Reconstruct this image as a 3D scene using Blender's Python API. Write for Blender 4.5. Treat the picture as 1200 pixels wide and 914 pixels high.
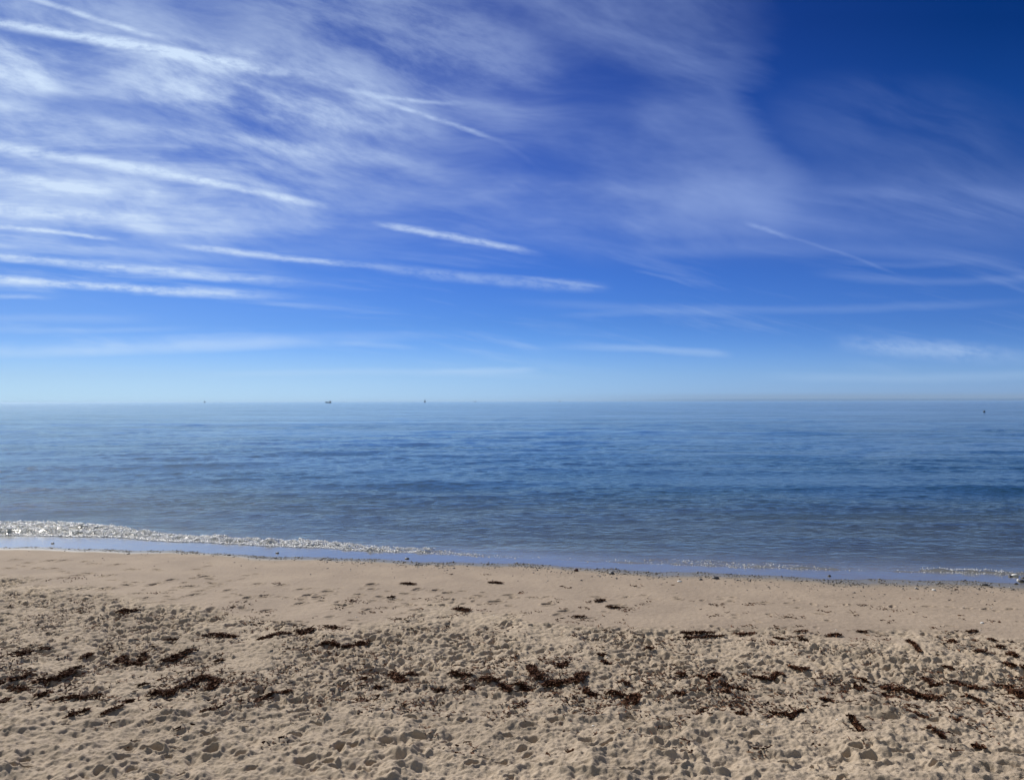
import bpy, math, random
import numpy as np
from mathutils import Vector

# ------------------------------------------------------------------ camera, sky, sun, exposure
for o in list(bpy.data.objects):
    bpy.data.objects.remove(o)
scn = bpy.context.scene
COL = scn.collection
H = 4.3                       # eye height above the water
F = 870.0                     # focal length in photograph pixels (1200 wide)
CX, HY = 600.0, 470.2         # photograph column of the view axis, row of the horizon

cam_d = bpy.data.cameras.new('camera')
cam_d.sensor_width = 36.0
cam_d.lens = 36.0 * F / 1200.0
cam_d.clip_start = 0.1
cam_d.clip_end = 60000
cam = bpy.data.objects.new('camera', cam_d)
COL.objects.link(cam)
pitch = math.atan((HY - 457.0) / F)
cam.location = (0, 0, H)
cam.rotation_mode = 'XYZ'
from mathutils import Matrix
cam.matrix_world = (Matrix.Translation((0, 0, H)) @ Matrix.Rotation(math.radians(90) + pitch, 4, 'X')
                    @ Matrix.Rotation(math.radians(-0.11), 4, 'Z'))
scn.camera = cam

SUN_AZ, SUN_EL = math.radians(-37), math.radians(38)     # measured from +Y towards +X
sd = bpy.data.lights.new('sun', 'SUN')
sd.energy = 4.5
sd.angle = math.radians(0.53)
sd.color = (1.0, 0.95, 0.87)
sun = bpy.data.objects.new('sun', sd)
COL.objects.link(sun)
sdir = Vector((math.sin(SUN_AZ) * math.cos(SUN_EL), math.cos(SUN_AZ) * math.cos(SUN_EL), math.sin(SUN_EL)))
sun.rotation_euler = sdir.to_track_quat('Z', 'Y').to_euler()
sun.location = sdir * 50

scn.view_settings.view_transform = 'Standard'
scn.view_settings.look = 'None'
scn.view_settings.gamma = 1
scn.view_settings.use_curve_mapping = False
scn.view_settings.exposure = 0.0
scn.render.engine = 'CYCLES'
scn.cycles.volume_bounces = 0
scn.cycles.sample_clamp_direct = 16.0
scn.cycles.sample_clamp_indirect = 4.0


class S:
    """a node socket with arithmetic"""
    tree = None

    def __init__(self, s): self.s = s

    @staticmethod
    def m(op, *a, clamp=False):
        n = S.tree.nodes.new('ShaderNodeMath'); n.operation = op; n.use_clamp = clamp
        for i, v in enumerate(a):
            if isinstance(v, S): S.tree.links.new(v.s, n.inputs[i])
            else: n.inputs[i].default_value = v
        return S(n.outputs[0])

    def __add__(s, o): return S.m('ADD', s, o)
    __radd__ = __add__
    def __sub__(s, o): return S.m('SUBTRACT', s, o)
    def __rsub__(s, o): return S.m('SUBTRACT', o, s)
    def __mul__(s, o): return S.m('MULTIPLY', s, o)
    __rmul__ = __mul__
    def __truediv__(s, o): return S.m('DIVIDE', s, o)
    def __rtruediv__(s, o): return S.m('DIVIDE', o, s)
    def __neg__(s): return S.m('MULTIPLY', s, -1.0)


def sabs(a): return S.m('ABSOLUTE', a)
def smax(a, b): return S.m('MAXIMUM', a, b)
def smin(a, b): return S.m('MINIMUM', a, b)
def spow(a, b): return S.m('POWER', a, b)
def madd(a, b, c): return S.m('MULTIPLY_ADD', a, b, c)


def step(v, a, b, lo=0.0, hi=1.0, smooth=True):
    """lo at v=a rising to hi at v=b"""
    n = S.tree.nodes.new('ShaderNodeMapRange')
    n.interpolation_type = 'SMOOTHSTEP' if smooth else 'LINEAR'
    S.tree.links.new(v.s, n.inputs['Value'])
    n.inputs['From Min'].default_value = a; n.inputs['From Max'].default_value = b
    n.inputs['To Min'].default_value = lo; n.inputs['To Max'].default_value = hi
    return S(n.outputs['Result'])


def vec(x, y, z=0.0):
    n = S.tree.nodes.new('ShaderNodeCombineXYZ')
    for i, v in enumerate((x, y, z)):
        if isinstance(v, S): S.tree.links.new(v.s, n.inputs[i])
        else: n.inputs[i].default_value = v
    return S(n.outputs[0])


def sep(v):
    n = S.tree.nodes.new('ShaderNodeSeparateXYZ'); S.tree.links.new(v.s, n.inputs[0])
    return [S(o) for o in n.outputs]


def noise(v, scale=1.0, detail=4.0, rough=0.5, dist=0.0, lac=2.0):
    n = S.tree.nodes.new('ShaderNodeTexNoise')
    if v is not None: S.tree.links.new(v.s, n.inputs['Vector'])
    n.inputs['Scale'].default_value = scale; n.inputs['Detail'].default_value = detail
    n.inputs['Roughness'].default_value = rough; n.inputs['Distortion'].default_value = dist
    n.inputs['Lacunarity'].default_value = lac
    return S(n.outputs['Fac'])


def vmul(v, k):
    n = S.tree.nodes.new('ShaderNodeVectorMath'); n.operation = 'MULTIPLY'
    S.tree.links.new(v.s, n.inputs[0])
    if isinstance(k, S): S.tree.links.new(k.s, n.inputs[1])
    else: n.inputs[1].default_value = k
    return S(n.outputs[0])


def vadd(v, k):
    n = S.tree.nodes.new('ShaderNodeVectorMath'); n.operation = 'ADD'
    S.tree.links.new(v.s, n.inputs[0])
    if isinstance(k, S): S.tree.links.new(k.s, n.inputs[1])
    else: n.inputs[1].default_value = k
    return S(n.outputs[0])


def mix(f, a, b):
    n = S.tree.nodes.new('ShaderNodeMix'); n.data_type = 'RGBA'
    for v, i in ((f, 0), (a, 6), (b, 7)):
        if isinstance(v, S): S.tree.links.new(v.s, n.inputs[i])
        elif i == 0: n.inputs[i].default_value = v
        else: n.inputs[i].default_value = (*v, 1)
    return S(n.outputs[2])


def ramp(v, stops):
    n = S.tree.nodes.new('ShaderNodeValToRGB'); S.tree.links.new(v.s, n.inputs[0])
    cr = n.color_ramp
    while len(cr.elements) < len(stops): cr.elements.new(0.5)
    for e, (p, c) in zip(cr.elements, stops):
        e.position = p; e.color = (*c, 1)
    return S(n.outputs[0])


GR = [
     [(0.0086, (0.03411, 0.06401, 0.12703)), (0.062, (0.03049, 0.0529, 0.1044)), (0.1851, (0.02485, 0.04214, 0.08459)), (0.3493, (0.01942, 0.03607, 0.0753)), (0.5546, (0.01773, 0.03095, 0.06736)), (0.7393, (0.01678, 0.02912, 0.06455)), (0.9241, (0.01448, 0.02629, 0.06079))] ,
     [(0.0086, (0.03396, 0.06412, 0.14333)), (0.062, (0.03072, 0.0553, 0.11635)), (0.1851, (0.01961, 0.03967, 0.08947)), (0.3493, (0.01441, 0.03185, 0.08142)), (0.5546, (0.01363, 0.02718, 0.07313)), (0.7393, (0.01086, 0.02286, 0.06734)), (0.9241, (0.0084, 0.01955, 0.06093))] ,
     [(0.0086, (0.03325, 0.05983, 0.14616)), (0.062, (0.03156, 0.05726, 0.13011)), (0.1851, (0.0191, 0.0387, 0.09464)), (0.3493, (0.01462, 0.03157, 0.07919)), (0.5546, (0.01082, 0.02531, 0.0643)), (0.7393, (0.00453, 0.02078, 0.05884)), (0.9241, (0.00156, 0.01414, 0.04549))] ,
]
CLC = [(0.62, 0.76, 0.97), (0.30, 0.42, 0.78)]     # veil colour, sunward and away
TRAILS = [   # three bearings in photograph pixels, half width, strength
    ((-60, 14), (250, 68), (430, 104), 9, 0.80, dict(fin=0, fout=230)),
    ((380, 98), (470, 114), (560, 119), 4, 0.35, dict(fin=60, fout=60)),
    ((420, 108), (510, 137), (592, 166), 4, 0.42, dict(fin=60, fout=40)),
    ((30, -8), (110, 18), (205, 47), 5, 0.45, dict(fin=0, fout=60)),
    ((-60, 164), (130, 190), (265, 216), 9, 0.50, dict(fin=0, fout=40)),
    ((215, 206), (310, 226), (412, 248), 6, 0.55, dict(fin=30, fout=80)),
    ((-60, 195), (60, 212), (160, 233), 9, 0.40, dict(fin=0, fout=80)),
    ((430, 260), (530, 277), (645, 299), 5.5, 0.72, dict(fin=40, fout=60)),
    ((-60, 258), (50, 269), (150, 281), 3.5, 0.55, dict(fin=0, fout=50)),
    ((180, 282), (330, 301), (500, 318), 5, 0.62, dict(fin=90, fout=140)),
    ((400, 305), (540, 324), (725, 338), 9, 0.36, dict(fin=120, fout=60)),
    ((590, 322), (650, 329), (720, 338), 3, 0.30, dict(fin=60, fout=30)),
    ((-60, 292), (180, 317), (415, 335), 8, 0.52, dict(fin=0, fout=200)),
    ((-60, 320), (150, 337), (375, 348), 7, 0.80, dict(fin=0, fout=190)),
    ((-60, 345), (10, 346), (80, 348), 4, 0.35, dict(fin=0, fout=60)),
    ((620, 405), (740, 408), (865, 417), 6, 0.30, dict(fin=130, fout=30)),
    ((960, 402), (1080, 410), (1240, 423), 15, 0.34, dict(fin=80, fout=120)),
    ((470, 433), (550, 434), (640, 433), 5, 0.30, dict(fin=90, fout=30)),
    ((870, 262), (895, 268), (935, 283), 3.5, 0.32, dict(fin=20, fout=30)),
    ((900, 268), (980, 295), (1065, 327), 3, 0.16, dict(fin=40, fout=40)),
    ((735, 315), (780, 325), (825, 340), 3, 0.15, dict(fin=30, fout=30)),
    ((575, 158), (605, 176), (640, 204), 5, 0.08, dict(fin=20, fout=30)),
    ((-60, 372), (60, 372), (200, 374), 7, 0.16, dict(fin=0, fout=90)),
    ((-60, 236), (60, 248), (240, 256), 10, 0.40, dict(fin=0, fout=160)),
    ((-60, 282), (80, 292), (330, 308), 8, 0.28, dict(fin=0, fout=200)),
    ((-60, 412), (160, 408), (420, 394), 9, 0.26, dict(fin=0, fout=150)),
    ((-60, 384), (100, 386), (260, 383), 5, 0.16, dict(fin=0, fout=120)),
    ((200, 440), (420, 436), (700, 444), 6, 0.20, dict(fin=120, fout=160)),
    ((380, 404), (440, 404), (500, 409), 5, 0.20, dict(fin=40, fout=40)),
    ((560, 350), (800, 362), (1250, 350), 7, 0.14, dict(fin=160, fout=160)),
    ((700, 300), (900, 292), (1250, 318), 12, 0.16, dict(fin=120, fout=120)),
    ((940, 318), (1080, 330), (1250, 322), 7, 0.16, dict(fin=60, fout=60)),
    ((960, 305), (1060, 311), (1150, 308), 5, 0.14, dict(fin=60, fout=60)),
    ((640, 372), (760, 366), (900, 372), 5, 0.12, dict(fin=60, fout=60)),
    ((860, 440), (1000, 444), (1250, 438), 8, 0.14, dict(fin=120, fout=60)),
]
SAND_DRY = [(0.40, 0.318, 0.232), (0.50, 0.400, 0.292)]
SAND_DAMP = [(0.325, 0.252, 0.186), (0.395, 0.308, 0.225)]
DEEP = (0.010, 0.048, 0.052)
HAZE = 0.00003
# ---- the sky: Nishita air, graded to the deep blue of the photograph, with cirrus and contrails
world = bpy.data.worlds.new('World'); scn.world = world
world.use_nodes = True
world.cycles.sampling_method = 'MANUAL'; world.cycles.sample_map_resolution = 256
T = world.node_tree; T.nodes.clear(); S.tree = T
sky = T.nodes.new('ShaderNodeTexSky'); sky.sky_type = 'NISHITA'; sky.sun_disc = False
sky.sun_elevation = SUN_EL; sky.sun_rotation = SUN_AZ
sky.altitude = 0; sky.air_density = 1.0; sky.dust_density = 0.35; sky.ozone_density = 3.0
tc = T.nodes.new('ShaderNodeTexCoord')
D = S(tc.outputs['Generated'])
dx, dy, dz = sep(D)
yy = smax(dy, 0.05)
u = dx / yy                       # tangent of the bearing
w = smax(dz, 0.0) / yy            # tangent of the height above the horizon
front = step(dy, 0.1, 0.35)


def U(px): return (px - CX) / F
def W(py): return (HY - py) / F


# air colour: the physical sky, within the view graded towards the deep blue away from the sun
skc = S(sky.outputs[0])
el = step(w, 0.0, 0.56, smooth=False)
gl = ramp(el, GR[0]); gm = ramp(el, GR[1]); gr = ramp(el, GR[2])
g1 = mix(step(u, U(50), U(600), smooth=False), gl, gm)
grade = mix(step(u, U(600), U(1150), smooth=False), g1, gr)
base = vmul(skc, mix(front, (0.074, 0.055, 0.037), grade))  # unseen sky outside the view warmed and dimmed to make sand shadows browner, darker

# cirrus domain: drawn-out streaks, sloping down to the right on the left side
slope = madd(u, 0.10, 0.16)
ws = madd(u, slope, w)
warp = noise(vec(u * 2.2, ws * 4.0, 3.1), 1.0, 2, 0.5) - 0.5
wd_ = madd(u, 0.30, w)
fine = noise(vec(u * 4.0 + warp * 1.0, ws * 40.0 + warp * 3.0, 1.7), 1.0, 5, 0.6)
mid = noise(vec(u * 3.0 + warp * 1.0, ws * 9.0 + warp * 1.6, 7.7), 1.0, 5, 0.6)
puff = noise(vec(u * 5.0 + warp * 0.9, wd_ * 17.0 + warp * 2.0, 4.4), 1.0, 6, 0.64)


def blob(px, py, rx, ry, rot=0.0, soft=0.0):
    """soft patch centred on a bearing and height; rx, ry are its half sizes"""
    c, s_ = math.cos(rot), math.sin(rot)
    a = u - U(px); b = w - W(py)
    if rot:
        a, b = a * c + b * s_, b * c - a * s_
    a = a * (F / rx); b = b * (F / ry)
    return step(madd(a, a, b * b), 1.0, soft)


def trail(p0, p1, p2, width, amp, fin=40, fout=60, grow=1.0):
    """condensation trail: quadratic through three bearings"""
    xs = [U(p[0]) for p in (p0, p1, p2)]; ys = [W(p[1]) for p in (p0, p1, p2)]
    c, b, a = np.polyfit(xs, ys, 2)
    d = sabs(w + wob - madd(madd(u, float(c), float(b)), u, float(a)))
    wd = width * 0.82 / F
    t = step(d, wd * 1.4, 0.0)
    if fin: t = t * step(u, xs[0] - 1e-4, xs[0] + fin / F)
    if fout: t = t * step(u, xs[2], xs[2] - fout / F)
    return t * (amp * 0.78)


wob = (noise(vec(u * 12.0, w * 40.0, 9.9), 1.0, 5, 0.65) - 0.5) * 0.009

VEIL = None
def add(a):
    global VEIL
    VEIL = a if VEIL is None else VEIL + a

# thin veil over the left two thirds, ending on a steep edge
edge = u - step(w, W(100), W(215), 0.0, 0.085) + (mid - 0.5) * 0.16 + (puff - 0.5) * 0.12
veilmask = step(edge, U(905), U(840)) * step(w, W(330), W(180))
hole = 1.0 - blob(705, 100, 75, 70, 0.2) * 0.55
add(veilmask * step(mid, 0.30, 0.78, 0.05, 0.35) * hole)
add(veilmask * step(puff, 0.35, 0.8) * 0.13)
# band of veil right across, rows 200 - 300
add(step(w, W(318), W(262)) * step(w, W(180), W(225)) * step(mid, 0.25, 0.75, 0.02, 0.50) * step(u, U(1300), U(500), 0.5, 0.8))
add(blob(1060, 150, 190, 80, -0.1) * step(mid, 0.3, 0.7) * 0.16)
# left mass
lm = blob(60, 120, 520, 190, -0.28)
add(lm * step(puff, 0.38, 0.8) * 0.44)
add(blob(330, 120, 230, 75, -0.22) * step(puff, 0.33, 0.78) * 0.62)
add(blob(0, 80, 90, 55, -0.1) * step(puff, 0.25, 0.6) * 0.6)
add(blob(80, 175, 420, 60, -0.12) * step(fine, 0.36, 0.75) * 0.35)
add(blob(-20, 245, 460, 52, -0.05) * step(fine, 0.36, 0.76) * 0.5)
add(blob(0, 310, 480, 40, -0.09) * step(fine, 0.36, 0.7) * 0.4)
add(blob(560, 150, 120, 60, 0.5) * step(mid, 0.3, 0.7) * 0.18)
add(blob(450, 30, 260, 90, -0.35) * step(puff, 0.35, 0.75) * 0.3)
add(blob(1080, 245, 260, 34, 0.0) * step(fine, 0.35, 0.7) * 0.22)
# fine streaks everywhere low down
add(step(w, W(455), W(400)) * step(w, W(250), W(340)) * step(fine, 0.5, 0.78) * 0.20)
add(blob(150, 404, 420, 14, 0.03) * step(mid, 0.3, 0.6) * 0.30)
# trails
tex = step(noise(vec(u * 34.0, ws * 75.0 + warp * 4.0, 5.5), 1.0, 5, 0.65), 0.28, 0.62, 0.35, 1.25)
for a in TRAILS:
    add(trail(*a[:5], **a[5]) * (tex if a[4] > 0.3 else 1.0))
gap1 = 1.0 - blob(215, 137, 330, 17, -0.13) * 0.50
gap2 = 1.0 - blob(640, 190, 240, 26, -0.10) * 0.40
veil = smin(VEIL * gap1 * gap2 * front, 1.0)
# away from the view: an added thin veil, whitening the light in sand shadows
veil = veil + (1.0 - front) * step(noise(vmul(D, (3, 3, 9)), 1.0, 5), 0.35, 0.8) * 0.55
cloudcol = mix(step(u, U(200), U(1000)), CLC[0], CLC[1])
cloudcol = mix(step(w, 0.0, 0.25), (0.62, 0.78, 0.97), cloudcol)
col = mix(veil, base, cloudcol)
# distant haze line lying on the sea, brownish towards the right
hz = step(w, W(459), W(466)) * step(u, U(560), U(1000))
col = mix(hz * 0.75, col, (0.20, 0.29, 0.45))
hl = step(w, W(395), W(466)) * step(u, U(900), U(100), 0.35, 1.0)
col = mix(hl * 0.5, col, (0.50, 0.70, 0.88))
hl2 = step(w, W(467.2), W(469.0)) * step(u, U(650), U(900))
col = mix(hl2 * 0.6, col, (0.10, 0.22, 0.42))
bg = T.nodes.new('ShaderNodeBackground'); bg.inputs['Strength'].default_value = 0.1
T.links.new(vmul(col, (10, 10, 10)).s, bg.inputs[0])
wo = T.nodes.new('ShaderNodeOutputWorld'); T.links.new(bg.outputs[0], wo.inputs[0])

# ------------------------------------------------------------------ helpers
rng = np.random.default_rng(11)
random.seed(5)


def ground_xy(px, py, z=0.0):
    """photograph pixel -> point on the level z"""
    y = (H - z) * F / (py - HY)
    return ((px - CX) / F * y, y)


def material(name):
    m = bpy.data.materials.new(name); m.use_nodes = True
    S.tree = m.node_tree; S.tree.nodes.clear()
    out = S.tree.nodes.new('ShaderNodeOutputMaterial')
    return m, S.tree, out


def principled(out, **kw):
    p = S.tree.nodes.new('ShaderNodeBsdfPrincipled')
    for k_, v in kw.items():
        i = p.inputs[k_.replace('_', ' ')]
        if isinstance(v, S): S.tree.links.new(v.s, i)
        elif isinstance(v, tuple): i.default_value = (*v, 1)
        else: i.default_value = v
    if out is not None: S.tree.links.new(p.outputs[0], out.inputs[0])
    return p


def bump(h, strength, dist, prev=None):
    n = S.tree.nodes.new('ShaderNodeBump')
    n.inputs['Distance'].default_value = dist
    if isinstance(strength, S): S.tree.links.new(strength.s, n.inputs['Strength'])
    else: n.inputs['Strength'].default_value = strength
    S.tree.links.new(h.s, n.inputs['Height'])
    if prev is not None: S.tree.links.new(prev.s, n.inputs['Normal'])
    return S(n.outputs[0])


def position():
    return S(S.tree.nodes.new('ShaderNodeNewGeometry').outputs['Position'])


def attribute(name):
    n = S.tree.nodes.new('ShaderNodeAttribute'); n.attribute_name = name
    return S(n.outputs['Fac'])


def grid_mesh(name, X, Y, Z, attrs=None, mat=None, smooth=True):
    """2-D arrays of points -> one mesh object"""
    nr, nc = X.shape
    me = bpy.data.meshes.new(name)
    me.vertices.add(nr * nc)
    co = np.stack([X, Y, Z], -1).astype(np.float32).ravel()
    me.vertices.foreach_set('co', co)
    idx = np.arange(nr * nc).reshape(nr, nc)
    q = np.stack([idx[:-1, :-1], idx[:-1, 1:], idx[1:, 1:], idx[1:, :-1]], -1).reshape(-1, 4).astype(np.int32)
    me.loops.add(q.size); me.loops.foreach_set('vertex_index', q.ravel())
    me.polygons.add(len(q))
    me.polygons.foreach_set('loop_start', np.arange(0, q.size, 4, dtype=np.int32))
    me.update(calc_edges=True)
    if smooth: me.polygons.foreach_set('use_smooth', np.ones(len(q), dtype=bool))
    for k_, v in (attrs or {}).items():
        a = me.attributes.new(k_, 'FLOAT', 'POINT'); a.data.foreach_set('value', v.astype(np.float32).ravel())
    if mat: me.materials.append(mat)
    o = bpy.data.objects.new(name, me); COL.objects.link(o)
    return o


def poly_mesh(name, V, Fc, mat=None, smooth=False, parent=None):
    """(n,3) points and (m,k) faces -> one mesh object"""
    V = np.asarray(V, dtype=np.float32); Fc = np.asarray(Fc, dtype=np.int32)
    me = bpy.data.meshes.new(name)
    me.vertices.add(len(V)); me.vertices.foreach_set('co', V.ravel())
    me.loops.add(Fc.size); me.loops.foreach_set('vertex_index', Fc.ravel())
    me.polygons.add(len(Fc))
    me.polygons.foreach_set('loop_start', np.arange(0, Fc.size, Fc.shape[1], dtype=np.int32))
    me.update(calc_edges=True)
    if smooth: me.polygons.foreach_set('use_smooth', np.ones(len(Fc), dtype=bool))
    if mat: me.materials.append(mat)
    o = bpy.data.objects.new(name, me); COL.objects.link(o)
    if parent: o.parent = parent
    return o


def smooth01(v, a, b):
    t = np.clip((v - a) / (b - a), 0, 1)
    return t * t * (3 - 2 * t)


# ------------------------------------------------------------------ the shore line and the beach profile
film_px = [(-250, 638, .06), (0, 640, .06), (100, 641.5, .06), (200, 645, .06), (300, 650, .06), (400, 654, .06), (500, 657.5, .06),
           (600, 660.5, .06), (700, 666, .06), (800, 671, .06), (950, 677.5, .06), (1080, 681, .06), (1200, 684.5, .06), (1500, 694, .06)]
bore_px = [(-250, 622), (0, 624), (130, 626), (155, 628.5), (200, 632), (300, 636.5), (380, 640.5), (430, 644), (500, 647.5),
           (600, 654.0), (700, 658), (800, 662.5), (900, 665.5), (1000, 669.5), (1100, 671.5), (1200, 673.5), (1500, 679)]
fx, fy = np.array([ground_xy(a, b, z) for a, b, z in film_px]).T
bx_, by_ = np.array([ground_xy(a, b, 0.03) for a, b in bore_px]).T
# continue both lines gently beyond the frame
fx = np.r_[-4000, -300, fx, 300, 4000]; fy = np.r_[400, 45, fy, 8, -200]
bx_ = np.r_[-4000, -300, bx_, 300, 4000]; by_ = np.r_[403, 48, by_, 10.5, -197]
o_ = np.argsort(fx); fx, fy = fx[o_], fy[o_]
o_ = np.argsort(bx_); bx_, by_ = bx_[o_], by_[o_]


def film_y(x): return np.interp(x, fx, fy) + 0.07 * np.sin(x * 1.3 + 1) + 0.05 * np.sin(x * 3.1) + .02 * np.sin(x * 8.3)
def bore_y(x): return np.interp(x, bx_, by_) + 0.05 * np.sin(x * 1.9) + 0.03 * np.sin(x * 4.7 + 2) + .012 * np.sin(x * 13.)


def base_z(x, y):
    """beach without its trampling: d is metres landward of the film's edge"""
    d = film_y(x) - y
    up = 0.06 + 0.045 * d + 0.012 * np.maximum(d - 3.2, 0) * (d < 60)
    up = np.minimum(up, 1.0 + 0.002 * d)
    dn = 0.06 + np.where(d > -2.5, 0.036 * d, -0.09 + 0.11 * (d + 2.5))
    dn = np.maximum(dn, -9)
    return np.where(d > 0, up, dn)


def spectral(shape, res, beta, lo, hi, seed, ax=1.0, ay=1.0, rot=0.0):
    """random field with wavelengths lo..hi metres, stretched ax, ay along its axes"""
    r = np.random.default_rng(seed)
    ky = np.fft.fftfreq(shape[0], res)[:, None]; kx = np.fft.rfftfreq(shape[1], res)[None, :]
    c, s_ = math.cos(rot), math.sin(rot)
    k_ = np.sqrt(((kx * c + ky * s_) * ax) ** 2 + ((ky * c - kx * s_) * ay) ** 2) + 1e-9
    amp = k_ ** (-beta) * (k_ > 1 / hi) * (k_ < 1 / lo)
    ph = np.exp(2j * np.pi * r.random(amp.shape))
    f = np.fft.irfft2(amp * ph, s=shape)
    return f / f.std()


def worley(X, Y, cell, seed, jit=0.9):
    """distance to the nearest and second nearest of jittered points, in cells"""
    r = np.random.default_rng(seed)
    gx, gy = X / cell, Y / cell
    ix, iy = np.floor(gx).astype(int), np.floor(gy).astype(int)
    ox, oy = ix.min() - 2, iy.min() - 2
    sh = (iy.max() - oy + 4, ix.max() - ox + 4)
    jx = 0.5 + (r.random(sh) - .5) * jit; jy = 0.5 + (r.random(sh) - .5) * jit; wt = r.random(sh)
    f1 = np.full(X.shape, 9.0); f2 = f1.copy(); who = np.zeros(X.shape)
    for a in (-1, 0, 1):
        for b in (-1, 0, 1):
            cx_, cy_ = ix + b - ox, iy + a - oy
            dd = np.hypot(gx - (ix + b + jx[cy_, cx_]), gy - (iy + a + jy[cy_, cx_]))
            near = dd < f1
            f2 = np.where(near, f1, np.minimum(f2, dd)); who = np.where(near, wt[cy_, cx_], who)
            f1 = np.minimum(f1, dd)
    return f1, f2, who


# ---- raster of the trampled relief in front of the camera
RX0, RX1, RY0, RY1, RES = -17.5, 17.5, 5.2, 23.6, 0.0145
xs = np.arange(RX0, RX1, RES); ys = np.arange(RY0, RY1, RES)
GX, GY = np.meshgrid(xs, ys)
shp = GX.shape


def photo_row(x, y):
    z = base_z(x, y)
    return HY + (H - z) * F / y


PR = photo_row(GX, GY)
PX = CX + GX / GY * F
broad = spectral(shp, RES, 1.6, 0.6, 6.0, 3)
# where the sand is trampled: row of the photograph at which the smooth damp sand ends
lim_x = [-300, 0, 90, 200, 300, 420, 520, 600, 700, 800, 950, 1100, 1250, 1500]
lim_y = [662, 672, 682, 705, 728, 722, 712, 716, 728, 738, 739, 743, 745, 750]
lim = np.interp(PX, lim_x, lim_y) + broad * 5
rough = smooth01(PR, lim - 8, lim + 14)                # chopped-up zone
soft = smooth01(PR, 795 + broad * 10, 850 + broad * 10)        # deep soft dents nearest the camera

wx = spectral(shp, RES, 1.3, 0.12, 2.0, 21) * 0.045; wy = spectral(shp, RES, 1.3, 0.12, 2.0, 22) * 0.045
amp = np.clip(0.85 + 0.45 * spectral(shp, RES, 1.5, 0.8, 5.0, 71), 0.25, 1.5)       # some patches are less trodden
amp += 0.5 * np.exp(-((PX - 90) / 170) ** 2 - ((PR - 715) / 50) ** 2) + 0.35 * np.exp(-((PX - 640) / 260) ** 2 - ((PR - 800) / 30) ** 2)
amp *= 1 - 0.75 * np.exp(-((PX - 190 + (PR - 785) * 1.5) / 75) ** 2 - ((PR - 785) / 14) ** 2)      # a smooth patch left of centre
mid_ = rough * (1 - soft)
Hh = (broad * 0.022 + spectral(shp, RES, 1.5, 0.2, 1.2, 55) * 0.009) * rough
def pits(fx_, fy_, cell, seed, cap, depth, rim=0.12):
    """rounded hollows pressed into a plateau, each with a slightly raised rim"""
    f, _, who = worley(fx_, fy_, cell, seed)
    q = np.minimum(f / cap, 1.0)
    who = who ** 1.3 * 1.15
    return -depth * who * (1 - q ** 2) + depth * rim * who * np.exp(-((f / cap - 1.02) / 0.13) ** 2)


# soft sand nearest the camera: wide overlapping hollows
def bowls(fx_, fy_, cell, seed, depth, cap=0.66):
    """hollows that touch one another in thin crests"""
    f, _, who = worley(fx_, fy_, cell, seed, 0.8)
    q = f / cap
    return depth * (q * q) / (1 + q ** 6) ** (1 / 3)


mod1 = np.clip(.85 + .45 * spectral(shp, RES, 1.4, 0.5, 3.0, 81), .15, 1.7)
mod2 = np.clip(.75 + .55 * spectral(shp, RES, 1.2, 0.3, 2.0, 82), .0, 1.8)
Hh += (bowls(GX * .76 + wx, GY * 1.1 + wy, 0.29, 31, 0.056) * mod1 + bowls(GX * .85 + wx + 4, GY * 1.15 + wy, 0.15, 36, 0.017) * mod2
       + pits(GX + wx * .8 + 9, GY * 1.25 + wy * .8, 0.10, 35, 0.6, 0.011) + pits(GX + 2, GY * 1.2 + wy * .4, 0.055, 45, 0.6, 0.006)) * soft
del mod1, mod2
# chopped-up middle
Hh += (pits(GX * .85 + wx + 5, GY * 1.1 + wy, 0.165, 32, 0.58, 0.052) + pits(GX * .9 + wx + 2, GY * 1.15 + wy + 7, 0.125, 38, 0.56, 0.040)
       + pits(GX * .9 + wx * .7, GY * 1.15 + wy * .7 + 3, 0.085, 33, 0.56, 0.024)) * mid_ * amp


def stamp(cx, cy, la, lb, rot, depth, rim=0.25):
    """press a foot-sized pit with a pushed-up rim into the raster"""
    R_ = max(la, lb) * 2.3
    i0, i1 = int((cy - R_ - RY0) / RES), int((cy + R_ - RY0) / RES) + 1
    j0, j1 = int((cx - R_ - RX0) / RES), int((cx + R_ - RX0) / RES) + 1
    i0, j0 = max(i0, 0), max(j0, 0)
    if i1 <= i0 or j1 <= j0 or i0 >= shp[0] or j0 >= shp[1]: return
    gx = GX[i0:i1, j0:j1] - cx + wx[i0:i1, j0:j1] * .35; gy = GY[i0:i1, j0:j1] - cy + wy[i0:i1, j0:j1] * .35
    c, s_ = math.cos(rot), math.sin(rot)
    a = (gx * c + gy * s_) / la; b = (gy * c - gx * s_) / lb
    r = np.sqrt(a * a + b * b)
    pit = -depth * (1 - np.minimum(r / 1.1, 1) ** 1.7) + depth * rim * np.exp(-((r - 1.4) / 0.30) ** 2)
    Hh[i0:i1, j0:j1] += pit


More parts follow.
